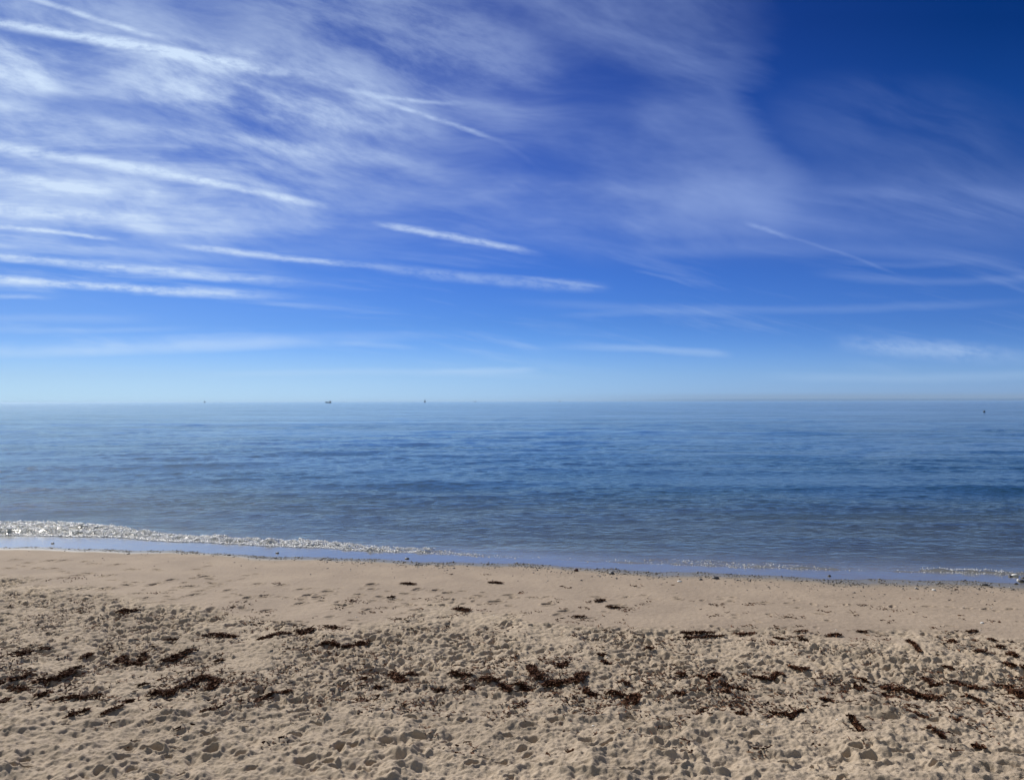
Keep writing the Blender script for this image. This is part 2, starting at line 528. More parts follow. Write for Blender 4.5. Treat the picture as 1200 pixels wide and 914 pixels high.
N = 0
for k_ in range(6500):                                   # all over the trampled sand
    x, y = rng.uniform(RX0, RX1), RY0 + (RY1 - RY0) * rng.random() ** 1.1
    i, j = int((y - RY0) / RES), int((x - RX0) / RES)
    if rng.random() > rough[i, j] * amp[i, j]: continue
    s_ = soft[i, j]
    if s_ > 0.5 and rng.random() < 0.88: continue
    big = rng.random() < 0.30
    la = rng.uniform(0.09, 0.15) if big else rng.uniform(0.04, 0.075)
    lb = la * rng.uniform(0.38, 0.6) if big else la * rng.uniform(0.5, 0.9)
    stamp(x, y, la, lb, rng.normal(1.2, 0.9), rng.uniform(0.035, 0.08) if big else rng.uniform(0.022, 0.045), rng.uniform(.15, .4))
    N += 1
for k_ in range(110):                                     # deep heel holes near the camera
    px, py = rng.uniform(-50, 1250), rng.uniform(835, 925)
    x, y = ground_xy(px, py, 0.6)
    stamp(x, y, rng.uniform(.05, .09), rng.uniform(.03, .05), rng.uniform(-.6, 1.0), rng.uniform(.06, .10), .25)
# footprints on the smooth damp sand: read off the photograph, and walked trails
prints = [(75, 653), (60, 653), (100, 654), (112, 657), (138, 658), (20, 652), (35, 656), (12, 664), (45, 664), (66, 664), (92, 674),
          (155, 665), (75, 678), (105, 671), (130, 674), (185, 665), (240, 674), (222, 689), (246, 677), (268, 694), (302, 684), (330, 686),
          (352, 692), (385, 695), (200, 680), (182, 686), (230, 700), (250, 684), (290, 706), (310, 702), (362, 701), (372, 704), (435, 684),
          (490, 690), (510, 692), (462, 706), (560, 700), (595, 698), (640, 712), (580, 709), (705, 703), (720, 712), (660, 722),
          (420, 699), (445, 702), (402, 716), (475, 697), (525, 696), (350, 714), (312, 724), (285, 721), (130, 692), (150, 688), (165, 700)]
for px, py in prints:
    x, y = ground_xy(px, py, 0.2)
    stamp(x, y, rng.uniform(.10, .15), rng.uniform(.05, .075), rng.normal(0.5, .5), rng.uniform(.05, .085), .3)
for (p0, p1, n) in (((245, 655), (195, 708), 13), ((300, 668), (200, 712), 12), ((275, 700), (410, 712), 12), ((560, 704), (470, 712), 8),
                    ((700, 700), (1180, 712), 16), ((360, 690), (560, 694), 11), ((20, 660), (200, 690), 12), ((640, 700), (430, 720), 12)):
    for t in np.linspace(0, 1, n):
        px = p0[0] + (p1[0] - p0[0]) * t + rng.normal(0, 4); py = p0[1] + (p1[1] - p0[1]) * t + rng.normal(0, 1.0)
        x, y = ground_xy(px, py, 0.2)
        stamp(x, y, rng.uniform(.07, .12), rng.uniform(.035, .055), rng.normal(0.4, .5), rng.uniform(.025, .05), .35)
for k_ in range(90):
    px = rng.uniform(-20, 1220); py = rng.uniform(690, 742)
    x, y = ground_xy(px, py, 0.25)
    stamp(x, y, rng.uniform(.05, .12), rng.uniform(.03, .06), rng.normal(0.4, .7), rng.uniform(.018, .042), .3)

fine1 = spectral(shp, RES, 1.3, 0.03, 0.3, 41)
Hh += fine1 * (0.0020 + 0.0052 * rough)
Hh *= smooth01(film_y(GX) - GY, 0.15, 0.9) * smooth01(GX, RX0, RX0 + 1) * smooth01(-GX, -RX1, -RX1 + 1)
Hh += fine1 * 0.0004
Hh *= smooth01(GY, RY0, RY0 + .5)


def relief(x, y):
    """bilinear look-up of the trampled relief"""
    a = np.clip((np.asarray(x) - RX0) / RES, 0, shp[1] - 1.001); b = np.clip((np.asarray(y) - RY0) / RES, 0, shp[0] - 1.001)
    j, i = a.astype(int), b.astype(int); fa, fb = a - j, b - i
    inside = (np.asarray(x) > RX0) & (np.asarray(x) < RX1 - .02) & (np.asarray(y) > RY0) & (np.asarray(y) < RY1 - .02)
    v = (Hh[i, j] * (1 - fa) * (1 - fb) + Hh[i, j + 1] * fa * (1 - fb) + Hh[i + 1, j] * (1 - fa) * fb + Hh[i + 1, j + 1] * fa * fb)
    return np.where(inside, v, 0)


def look(A, x, y):
    j = np.clip(((np.asarray(x) - RX0) / RES).astype(int), 0, shp[1] - 1); i = np.clip(((np.asarray(y) - RY0) / RES).astype(int), 0, shp[0] - 1)
    return A[i, j]


def sand_z(x, y): return base_z(np.asarray(x, float), np.asarray(y, float)) + relief(x, y)


# ---- one sheet: dense in front of the camera, coarse out to the horizon
rows = [6.1]
while rows[-1] < 22.5:
    rows.append(rows[-1] + 0.0125 * max(1, rows[-1] / 8.0) ** 1.45)
rows = np.array(rows)
back = -np.geomspace(1, 60, 10)[::-1] + 6.1 - 0.0
near = np.linspace(5.2, 6.05, 8)
far = 22.5 + np.geomspace(0.15, 16000, 60)
rows = np.r_[back - 1, near, rows, far]
half = 0.76 * np.clip(rows, 6.5, 22.5) + 0.25
nc = 1180
tt = np.linspace(-1, 1, nc)
side = np.geomspace(0.05, 1, 22)
X = np.zeros((len(rows), nc + 44)); 
for i, (yv, hv) in enumerate(zip(rows, half)):
    big = max(400.0, abs(yv) * 1.6)
    X[i] = np.r_[-(hv + big * side[::-1] ** 2.2), tt * hv, hv + big * side ** 2.2]
Y = np.repeat(rows[:, None], X.shape[1], 1)
Z = sand_z(X, Y)
inside = (np.abs(X) < RX1) & (Y > RY0) & (Y < RY1)
d_film = film_y(X) - Y
wet = 1 - smooth01(d_film + look(broad, X, Y) * 0.06, 0.10, 0.65 + 0.5 * smooth01(X, -4, 10))                # soaked by the film
damp = 1 - smooth01(look(rough, X, Y) + np.where(inside, 0, 1) * (d_film > 5), 0.05, 0.7)
weedy = np.where(inside, smooth01(look(broad, X, Y), -0.8, 1.2), 0) * smooth01(photo_row(X, np.maximum(Y, 4)), 765, 800) * \
    (1 - smooth01(photo_row(X, np.maximum(Y, 4)), 850, 890))

sand_m, T, out = material('sand')
P = position(); pw, pd, wd2 = attribute('wet'), attribute('damp'), attribute('weedy')
n1 = noise(P, 0.9, 4, 0.6); n2 = noise(P, 14.0, 5, 0.65); n3 = noise(P, 260.0, 3, 0.7); n4 = noise(P, 60.0, 4, 0.7)
dry = mix(step(n1, 0.3, 0.7), SAND_DRY[0], SAND_DRY[1])
dmp = mix(step(n1, 0.3, 0.7), SAND_DAMP[0], SAND_DAMP[1])
c = mix(pd, dry, dmp)
c = mix(pw, c, (0.205, 0.190, 0.140))
sb = attribute('seabed')
c = mix(sb, c, mix(step(n2, .35, .65), (0.085, 0.080, 0.045), (0.17, 0.150, 0.085)))
c = mix(step(n2, 0.5, 0.78) * 0.30, c, (0.20, 0.15, 0.105))
c = mix(step(n3, 0.55, 0.75) * 0.5, c, (0.13, 0.10, 0.075))
c = mix(step(n3, 0.46, 0.26) * 0.3, c, (0.62, 0.55, 0.45))
c = mix(step(n4, 0.56, 0.7) * madd(wd2, 0.95, 0.22), c, (0.10, 0.065, 0.045))
rg = step(pw, 0.0, 1.0, 0.92, 0.30)
bm = bump(n3, step(pw, 0.9, 0.0, 0.1, 0.55), 0.004)
bm = bump(n4, step(pd, 1.0, 0.0, 0.25, 0.8), 0.010, bm)
bm = bump(n2, step(pd, 1.0, 0.0, 0.2, 0.7), 0.02, bm)
principled(out, Base_Color=c, Roughness=rg, Normal=bm, Specular_IOR_Level=0.25)
sand = grid_mesh('sand', X, Y, Z, dict(wet=wet, damp=damp, weedy=weedy, seabed=1 - smooth01(d_film, -2.6, -1.2)), sand_m)
sand['kind'] = 'structure'

# ------------------------------------------------------------------ the sea
def wpx(x, y): return CX + x / np.maximum(y, 1) * F


us = np.r_[-np.geomspace(0.86, 30, 16)[::-1], np.linspace(-0.85, 0.85, 1000), np.geomspace(0.86, 30, 16)]
sv = list(np.arange(-3.6, 0, 0.05)) + list(np.arange(0, 1.2, 0.02))
yv = 23.0 + sv[-1] + 0.02
while yv < 23 + 170:
    sv.append(yv - 23.0); yv += min(0.03 + 0.0026 * (yv - 23), 9) if yv < 60 else 0.00034 * yv * yv / 3
sv = np.array(sv + list(np.geomspace(172, 15500, 70)))
Xw = us[None, :] * (sv[:, None] + 24.0)
Sw = np.repeat(sv[:, None], len(us), 1)
Yw = Sw + bore_y(Xw)
print('sea grid', Xw.shape)
PXw = wpx(Xw, Yw)
gap = bore_y(Xw) - film_y(Xw)                                # width of the thin film in front of the breaking edge

# wave trains: mostly running onto the beach, a few crossing
r = np.random.default_rng(8)
Zs = np.zeros(Xw.shape)
dist = np.hypot(Xw, Yw)
pix = dist ** 2 / (H * 742)                                  # depth of one picture row there
NW = 84
lam = np.geomspace(0.22, 11.0, NW)
for i, L in enumerate(lam):
    th = math.radians(-80 + r.normal(0, 20 + 30 * (1 - i / NW)))      # travel direction
    kx_, ky_ = 2 * math.pi / L * math.cos(th), 2 * math.pi / L * math.sin(th)
    slope = 0.0105 if L < 1.6 else 0.0062
    a = slope * 1.414 * L / (2 * math.pi)
    spacing = np.maximum(0.03 + 0.0026 * np.maximum(Sw, 0), 1.7 / 1000 * dist * abs(math.cos(th)))
    fade = np.clip((L / spacing - 3) / 4, 0, 1)
    if fade.max() <= 0: continue
    ph = kx_ * Xw + ky_ * Yw + r.random() * 6.28 + 0.9 * np.sin(0.11 * Xw * r.uniform(.5, 1.5) + r.random() * 6) + 0.5 * np.sin(0.31 * Yw * r.uniform(.5, 1.5) + i)
    Zs += a * fade * np.cos(ph)
patch = 0.75 + 0.35 * np.sin(0.21 * Yw + 0.9 * np.sin(0.13 * Xw + 1) + 2) * np.sin(0.09 * Xw + 0.16 * Yw)
shoal = smooth01(Sw, -0.1, 9)
Zs *= patch * (0.30 + 0.70 * shoal) * smooth01(Sw, -0.02, 0.25)
# low swell lines rolling in
for (s0, wdt, hh, xo, xw) in ((3.4, .5, .035, -9, 14), (6.5, .7, .05, -12, 12), (8.5, .8, .05, 6, 14), (13, 1.1, .07, -3, 22),
                              (19, 1.4, .08, 12, 20), (27, 1.8, .10, -14, 26), (40, 2.6, .13, 10, 30), (58, 3.5, .17, -12, 40), (85, 5, .22, 30, 60), (120, 7, .30, -50, 70)):
    cl = s0 + 0.05 * s0 * np.sin(Xw / (4 + s0 * .5) + s0) + .02 * s0 * np.sin(Xw / (1.5 + s0 * .2))
    Zs += hh * .6 * np.exp(-((Sw - cl) / wdt) ** 2) * np.exp(-((Xw - xo) / xw) ** 2)

# the little breaker at the edge
hb = np.interp(PXw, [-300, 0, 380, 450, 520, 600, 700, 770, 830, 950, 1000, 1060, 1100, 1180, 1250],
               [.085, .085, .07, .06, .05, .035, .03, .04, .06, .06, .035, .045, .08, .075, .05])
rw = np.interp(PXw, [0, 350, 430, 1200], [.55, .45, .16, .12])
rise = np.clip((Sw + 0.03 * np.sin(Xw * 9) + .02 * np.sin(Xw * 23 + 1) + .02) / (rw + .02), 0, 1)
rise = rise * rise * (3 - 2 * rise)
wdt = np.interp(PXw, [-300, 0, 130, 160, 400, 1200], [2.6, 2.3, 1.6, 0.9, 0.7, 0.6])
body = np.exp(-np.maximum(Sw - 0.12, 0) / wdt)
# second low step behind the white one on the left
churn_amt = np.interp(PXw, [-300, 0, 130, 165, 380, 470, 560, 640, 760, 820, 950, 1000, 1050, 1150, 1200],
                      [1, 1, 1, .8, .7, .5, .3, .05, .35, .6, .55, .15, .25, .35, .2])
churn_w = np.interp(PXw, [-300, 0, 130, 165, 400, 600, 700, 820, 950, 1200], [3.3, 3.0, 2.1, 1.5, 1.2, .8, .9, 1.3, 1.0, .6])
churn = churn_amt * smooth01(Sw, -0.03, 0.1) * (1 - smooth01(Sw, churn_w * .5, churn_w))
cz = np.zeros(Xw.shape)
for i in range(26):
    L = 0.16 * (1.12 ** i) * r.uniform(.9, 1.1); th = r.uniform(0, math.pi)
    cz += L * .016 * np.sin((Xw * math.cos(th) + Yw * math.sin(th)) * 6.283 / L + r.random() * 6.3 + 2 * np.sin(Xw * 1.7 + i)) * (1 if L < 1.2 else .3)
zs_sea = Zs + hb * rise * body + cz * churn
film = base_z(Xw, Yw) + 0.006 + 0.0012 * np.sin(Xw * 11 + Yw * 7) * np.sin(Yw * 17)
film = np.where(film_y(Xw) > Yw, base_z(Xw, Yw) - 0.01 - 0.1 * np.minimum(film_y(Xw) - Yw, 0.6), film)   # dips under the sand past its edge
Zw = np.where(Sw < -0.03, film, np.maximum(film, (zs_sea) * rise + film * (1 - rise)))
deep = np.maximum(Zw - base_z(Xw, Yw), 0)
deep = np.where(Sw < -0.03, 0.004, deep)

water_m, T, out = material('sea_water')
P = position(); dpt = attribute('depth'); ch = attribute('churn'); off = attribute('offshore')
px_, py_, pz_ = sep(P)
Pf = vec(px_, py_, 0.0)
a1 = noise(vmul(Pf, (1.0, 1.6, 1)), 2.2, 5, 0.62, 0.3)              # hand-sized ripples
a2 = noise(vmul(Pf, (1.0, 1.8, 1)), 9.0, 3, 0.6)
a3 = noise(vmul(Pf, (0.30, 0.9, 1)), 0.55, 5, 0.55, 0.2)            # metre waves, for the far water
a4 = noise(vmul(Pf, (0.10, 0.35, 1)), 0.18, 5, 0.55)
sl = noise(vmul(Pf, (0.012, 0.055, 1)), 1.0, 4, 0.6)                # wind patches and slicks
sl2 = noise(vmul(Pf, (0.09, 0.42, 1)), 1.0, 4, 0.6)
calm = step(sl, 0.35, 0.62, 0.55, 1.15) * step(sl2, 0.32, 0.62, 0.7, 1.15)
seaw = step(off, 0.0, 1.0)
b = bump(a1, calm * step(off, 0.0, 1.6, 0.15, 1.0) * step(off, 25.0, 5.0, 0.6, 1.0), 0.085)
b = bump(a2, step(off, 0.0, 1.5, 0.02, 0.30), 0.022, b)
b = bump(a3, step(off, 10.0, 60.0, 0.0, 0.50) * calm, 0.30, b)
b = bump(a4, step(off, 60.0, 300.0, 0.0, 0.6) * calm, 0.8, b)
b = bump(noise(Pf, 9.0, 4, 0.65), ch * 1.0, 0.12, b)
fr = T.nodes.new('ShaderNodeFresnel'); fr.inputs['IOR'].default_value = 1.333; T.links.new(b.s, fr.inputs['Normal'])
bf = S(T.nodes.new('ShaderNodeNewGeometry').outputs['Backfacing']); T.links.new(madd(bf, 1 / 1.333 - 1.333, 1.333).s, fr.inputs['IOR'])   # light leaves towards the sun unbent
gl = T.nodes.new('ShaderNodeBsdfAnisotropic'); gl.distribution = 'MULTI_GGX'
T.links.new(b.s, gl.inputs['Normal']); gl.inputs['Color'].default_value = (1, 1, 1, 1)
rg = step(off, 10, 400, 0.05, 0.07) + step(off, 0.2, -0.05, 0.0, 0.04) + ch * 0.20
T.links.new(rg.s, gl.inputs['Roughness'])
opaque = 1.0 - S.m('EXPONENT', dpt * -1.3)
tr = T.nodes.new('ShaderNodeBsdfTransparent')
tint = mix(opaque, (1, 1, 1), (0.80, 0.80, 0.60)); T.links.new(tint.s, tr.inputs['Color'])
df = T.nodes.new('ShaderNodeBsdfDiffuse')
dc = mix(step(off, 2.0, 20.0), (0.078, 0.078, 0.036), DEEP); T.links.new(dc.s, df.inputs['Color'])
m1 = T.nodes.new('ShaderNodeMixShader'); T.links.new(opaque.s, m1.inputs[0]); T.links.new(tr.outputs[0], m1.inputs[1]); T.links.new(df.outputs[0], m1.inputs[2])
m2 = T.nodes.new('ShaderNodeMixShader'); T.links.new(fr.outputs[0], m2.inputs[0]); T.links.new(m1.outputs[0], m2.inputs[1]); T.links.new(gl.outputs[0], m2.inputs[2])
T.links.new(m2.outputs[0], out.inputs[0])
water = grid_mesh('water', Xw, Yw, Zw, dict(depth=deep, churn=churn, offshore=Sw), water_m)
water['kind'] = 'structure'


def water_look(x, y):
    """height of the water surface near the shore"""
    s_ = y - bore_y(x); row = np.clip(np.searchsorted(sv, s_), 1, len(sv) - 1)
    uu = x / (sv[row] + 24.0); colm = np.clip(np.searchsorted(us, uu), 1, len(us) - 1)
    return Zw[row, colm]


# ---- small irregular solids, many to a mesh
def blob_shape(sub=1):
    import bmesh
    bm_ = bmesh.new(); bmesh.ops.create_icosphere(bm_, subdivisions=sub, radius=1.0)
    V = np.array([v.co[:] for v in bm_.verts]); Fc = np.array([[v.index for v in f.verts] for f in bm_.faces])
    bm_.free(); return V, Fc


BV, BF = blob_shape(1)
BV2, BF2 = blob_shape(2)


def scatter_blobs(name, cx, cy, cz_, sx, sy, sz, rot, mat, jag=0.25, big=False, seed=1, smooth=True):
    V0, F0 = (BV2, BF2) if big else (BV, BF)
    r_ = np.random.default_rng(seed); n = len(cx)
    V = V0[None] * (1 + r_.normal(0, jag, (n, len(V0), 1)).clip(-.6, .6))
    V = V * np.stack([sx, sy, sz], -1)[:, None, :]
    c, s_ = np.cos(rot)[:, None], np.sin(rot)[:, None]
    x = V[..., 0] * c - V[..., 1] * s_ + np.asarray(cx)[:, None]; y = V[..., 0] * s_ + V[..., 1] * c + np.asarray(cy)[:, None]
    z = V[..., 2] + np.asarray(cz_)[:, None]
    Fc = (F0[None] + (np.arange(n) * len(V0))[:, None, None]).reshape(-1, 3)
    return poly_mesh(name, np.stack([x, y, z], -1).reshape(-1, 3), Fc, mat, smooth)


# ---- foam of the breaker: froth lumps along the crest and the foot of the white water
r = np.random.default_rng(77)
n = 130000
fxs = r.uniform(-20, 15, n); 
clump = np.sin(fxs * 2.1) * .25 + np.sin(fxs * 5.3 + 1) * .25 + np.sin(fxs * 11.7 + 2) * .25
kind_ = r.random(n)
pxs = wpx(fxs, bore_y(fxs) + .3)
thick = np.interp(pxs, [-300, 0, 110, 140, 165, 300, 400, 520, 620, 760, 840, 930, 960, 1060, 1090, 1170, 1190, 1300], [2.6, 2.5, 1.8, 1.2, .95, .95, .9, .7, .4, .7, .9, .6, .3, .3, .55, .5, .3, .3])
dens = np.interp(pxs, [-300, 0, 110, 150, 200, 380, 440, 520, 570, 620, 740, 790, 850, 930, 965, 1040, 1080, 1110, 1165, 1190, 1300],
                 [1, 1, 1, .75, .7, .55, .20, .09, .02, .004, .005, .03, .06, .05, .004, .003, .02, .10, .07, .01, .0])
foot = kind_ < 0.16
crest = (kind_ > 0.16) & (kind_ < 0.5)
s_ = np.where(foot, r.normal(0.03, 0.035, n), np.where(crest, thick * (0.62 + .16 * clump) + r.normal(0, .14, n) * thick, thick * r.random(n)))
pat = np.sin(fxs * 7 + s_ * 5 + 2 * np.sin(fxs * 1.9)) * np.sin(s_ * 9 - fxs * 4 + 3 * np.sin(fxs * .8)) + .6 * np.sin(fxs * 17 + s_ * 13)
keep = (r.random(n) < dens * np.where(foot, 1.0, np.clip(.50 + .75 * pat, 0.0, 1))) & (s_ > -.08)
fxs, s_, foot = fxs[keep], s_[keep], foot[keep]
fys = bore_y(fxs) + s_
fzs = water_look(fxs, fys)
m = len(fxs); print('foam lumps', m)
sc = r.lognormal(-4.3, 0.42, m) * np.interp(wpx(fxs, fys), [0, 400, 600, 1200], [1.1, .95, .6, .6])
foam_m, T, out = material('foam')
P = position()
p = principled(None, Base_Color=(0.96, 0.965, 0.97), Roughness=0.30, Specular_IOR_Level=0.5, Subsurface_Weight=1.0, Subsurface_Scale=0.04,
               Normal=bump(noise(P, 90.0, 3, 0.7), 0.7, 0.01))
p.inputs['Subsurface Radius'].default_value = (1.0, 1.0, 1.0)
tl = T.nodes.new('ShaderNodeBsdfTranslucent'); tl.inputs[0].default_value = (0.9, 0.92, 0.94, 1)
mx = T.nodes.new('ShaderNodeMixShader'); mx.inputs[0].default_value = 0.08
T.links.new(p.outputs[0], mx.inputs[1]); T.links.new(tl.outputs[0], mx.inputs[2]); T.links.new(mx.outputs[0], out.inputs[0])
foam = scatter_blobs('foam', fxs, fys, fzs + sc * .25, sc * r.uniform(.8, 1.9, m), sc * r.uniform(.7, 1.3, m), sc * r.uniform(.35, .8, m),
                     r.uniform(0, 3.14, m), foam_m, 0.22, seed=2)
foam['kind'] = 'stuff'; foam['label'] = 'white sparkling foam of the small wave breaking along the shore'; foam['category'] = 'foam'

# ---- shingle left along the edge of the film
r = np.random.default_rng(5)
n = 11000
x = r.uniform(-17, 15, n); pp = wpx(x, film_y(x))
reach = np.interp(pp, [0, 300, 500, 700, 1200], [.12, .22, .50, .55, .75])
dd = np.abs(r.normal(0, 1, n)) * reach - 0.12 * r.random(n) - .04
band = np.clip(.55 + .6 * np.sin(x * 1.7 + 1) * np.sin(x * 4.3) + .3 * np.sin(x * 9.7), .1, 1) * np.interp(pp, [0, 200, 450, 1200], [.35, .5, .8, 1])
keep = r.random(n) < band
x, dd = x[keep], dd[keep]
far_ = r.random(len(x)) < .06; dd = np.where(far_, r.uniform(0.2, 2.4, len(x)), dd)
y = film_y(x) - dd
m = len(x); sc = r.lognormal(-4.55, 0.45, m).clip(.005, .035)
peb_m, T, out = material('pebble')
ri = S(T.nodes.new('ShaderNodeNewGeometry').outputs['Random Per Island'])
c = ramp(ri, [(0.0, (.035, .035, .04)), (0.4, (.07, .062, .058)), (0.7, (.13, .11, .09)), (.9, (.22, .19, .16)), (.97, (.5, .48, .44))])
principled(out, Base_Color=c, Roughness=0.45, Normal=bump(noise(position(), 200., 3), .4, .002))
shingle = scatter_blobs('shingle', x, y, sand_z(x, y) + sc * .2, sc * r.uniform(.9, 1.7, m), sc, sc * r.uniform(.45, .8, m), r.uniform(0, 3.1, m), peb_m, 0.10, seed=4)
shingle['kind'] = 'stuff'; shingle['label'] = 'grey and brown shingle strewn along the water edge'; shingle['category'] = 'shingle'

# ------------------------------------------------------------------ things
def tag(o, label, cat, group=None):
    o['label'] = label; o['category'] = cat
    if group: o['group'] = group
    return o


def empty(name, loc, rz=0.0):
    o = bpy.data.objects.new(name, None); COL.objects.link(o)
    o.location = loc; o.rotation_euler = (0, 0, rz); o.empty_display_size = 0.2
    return o


def sand_at_px(px, py):
    z = 0.4
    for _ in range(6):
        x, y = ground_xy(px, py, z); z = float(base_z(np.array(x), np.array(y)))
    return x, y


# ---- seaweed: heaps of curled fronds thrown up on the sand
weed_m, T, out = material('dry_seaweed')
ri = S(T.nodes.new('ShaderNodeNewGeometry').outputs['Random Per Island'])
c = ramp(ri, [(0, (.034, .013, .007)), (.35, (.068, .026, .013)), (.7, (.110, .044, .021)), (.92, (.17, .078, .038)), (1, (.24, .14, .08))])
principled(out, Base_Color=c, Roughness=0.8, Specular_IOR_Level=0.12, Normal=bump(noise(position(), 160., 3), .5, .003))


def fronds(cx, cy, cz0, ln, wd_, yaw, tilt, curl, r_):
    """ribbons of 3 bent segments; returns points (n,8,3) and faces"""
    n = len(cx)
    t = np.linspace(-.5, .5, 4)[None, :]
    a = t * ln[:, None]
    bend = curl[:, None] * (t * 2) ** 2 * ln[:, None] * .5
    wav = r_.normal(0, .10, (n, 4)) * ln[:, None]
    dx_, dy_ = np.cos(yaw)[:, None], np.sin(yaw)[:, None]
    px_ = cx[:, None] + a * dx_ - (wav + bend * .6) * dy_; py_ = cy[:, None] + a * dy_ + (wav + bend * .6) * dx_
    pz_ = cz0[:, None] + a * np.sin(tilt)[:, None] + np.abs(bend) * .25
    hw = wd_[:, None] * np.array([.45, 1, .9, .3])[None] * .5
    roll = r_.normal(0, .7, (n, 1))
    ox, oy, oz = -dy_ * hw * np.cos(roll), dx_ * hw * np.cos(roll), hw * np.sin(roll)
    L_ = np.stack([px_ + ox, py_ + oy, pz_ + oz], -1); R_ = np.stack([px_ - ox, py_ - oy, pz_ - oz], -1)
    V = np.concatenate([L_, R_], 1)
    f = np.array([[0, 1, 5, 4], [1, 2, 6, 5], [2, 3, 7, 6]])
    Fc = (f[None] + (np.arange(n) * 8)[:, None, None]).reshape(-1, 4)
    return V.reshape(-1, 3), Fc


def seaweed(pts, wpx_, seed, name='seaweed_clump'):
    """pts: spine in photograph pixels on the sand, wpx_: its depth in picture rows"""
    r_ = np.random.default_rng(seed)
    G = np.array([sand_at_px(*p) for p in pts])
    dmean = G[:, 1].mean()
    rowm = dmean ** 2 / (3.75 * F)                             # metres of ground per picture row
    half = wpx_ * rowm * 0.42
    seg = np.linalg.norm(np.diff(G, axis=0), axis=1); tot = seg.sum()
    half = min(half, max(0.05, tot * .6 + 0.03))
    n = int(np.clip(tot * half * 6500, 80, 1300))
    tt_ = ((np.arange(n) + r_.random(n)) / n); cum = np.r_[0, np.cumsum(seg)] / tot
    sx_ = np.interp(tt_, cum, G[:, 0]); sy_ = np.interp(tt_, cum, G[:, 1])
    lump = .72 + .34 * np.sin(tt_ * r_.uniform(6, 12) + r_.random() * 6) + .15 * np.sin(tt_ * 31 + seed)
    endt = np.clip(np.minimum(tt_, 1 - tt_) * 5 + .3, 0, 1)
    q = np.clip(r_.normal(0, .40, n), -1.1, 1.1) * np.where(np.arange(n) % 3 == 0, .3, 1)
    cy = sy_ + q * half * lump * endt; cx = sx_ + r_.normal(0, .3, n).clip(-.5, .5) * half + q * half * .15
    hgt = (0.012 + 0.055 * min(1, half / .16) * np.clip(1 - np.abs(q), 0, 1) * lump * endt * r_.random(n))
    cz0 = .6 * sand_z(cx, cy) + .4 * base_z(cx, cy) + hgt + .004
    cz0 = np.maximum(cz0, sand_z(cx, cy) + .004)
    V, Fc = fronds(cx, cy, cz0, r_.uniform(.025, .085, n), r_.uniform(.010, .028, n), r_.uniform(0, 3.14, n) * .55 + r_.normal(0, .5, n),
                   r_.normal(0, .35, n), r_.normal(0, .5, n), r_)
    base = np.array([G[:, 0].mean(), G[:, 1].mean(), 0.0]); base[2] = float(sand_z(base[0], base[1]))
    o = poly_mesh(name, V - base, Fc, weed_m)
    o.location = base
    return o


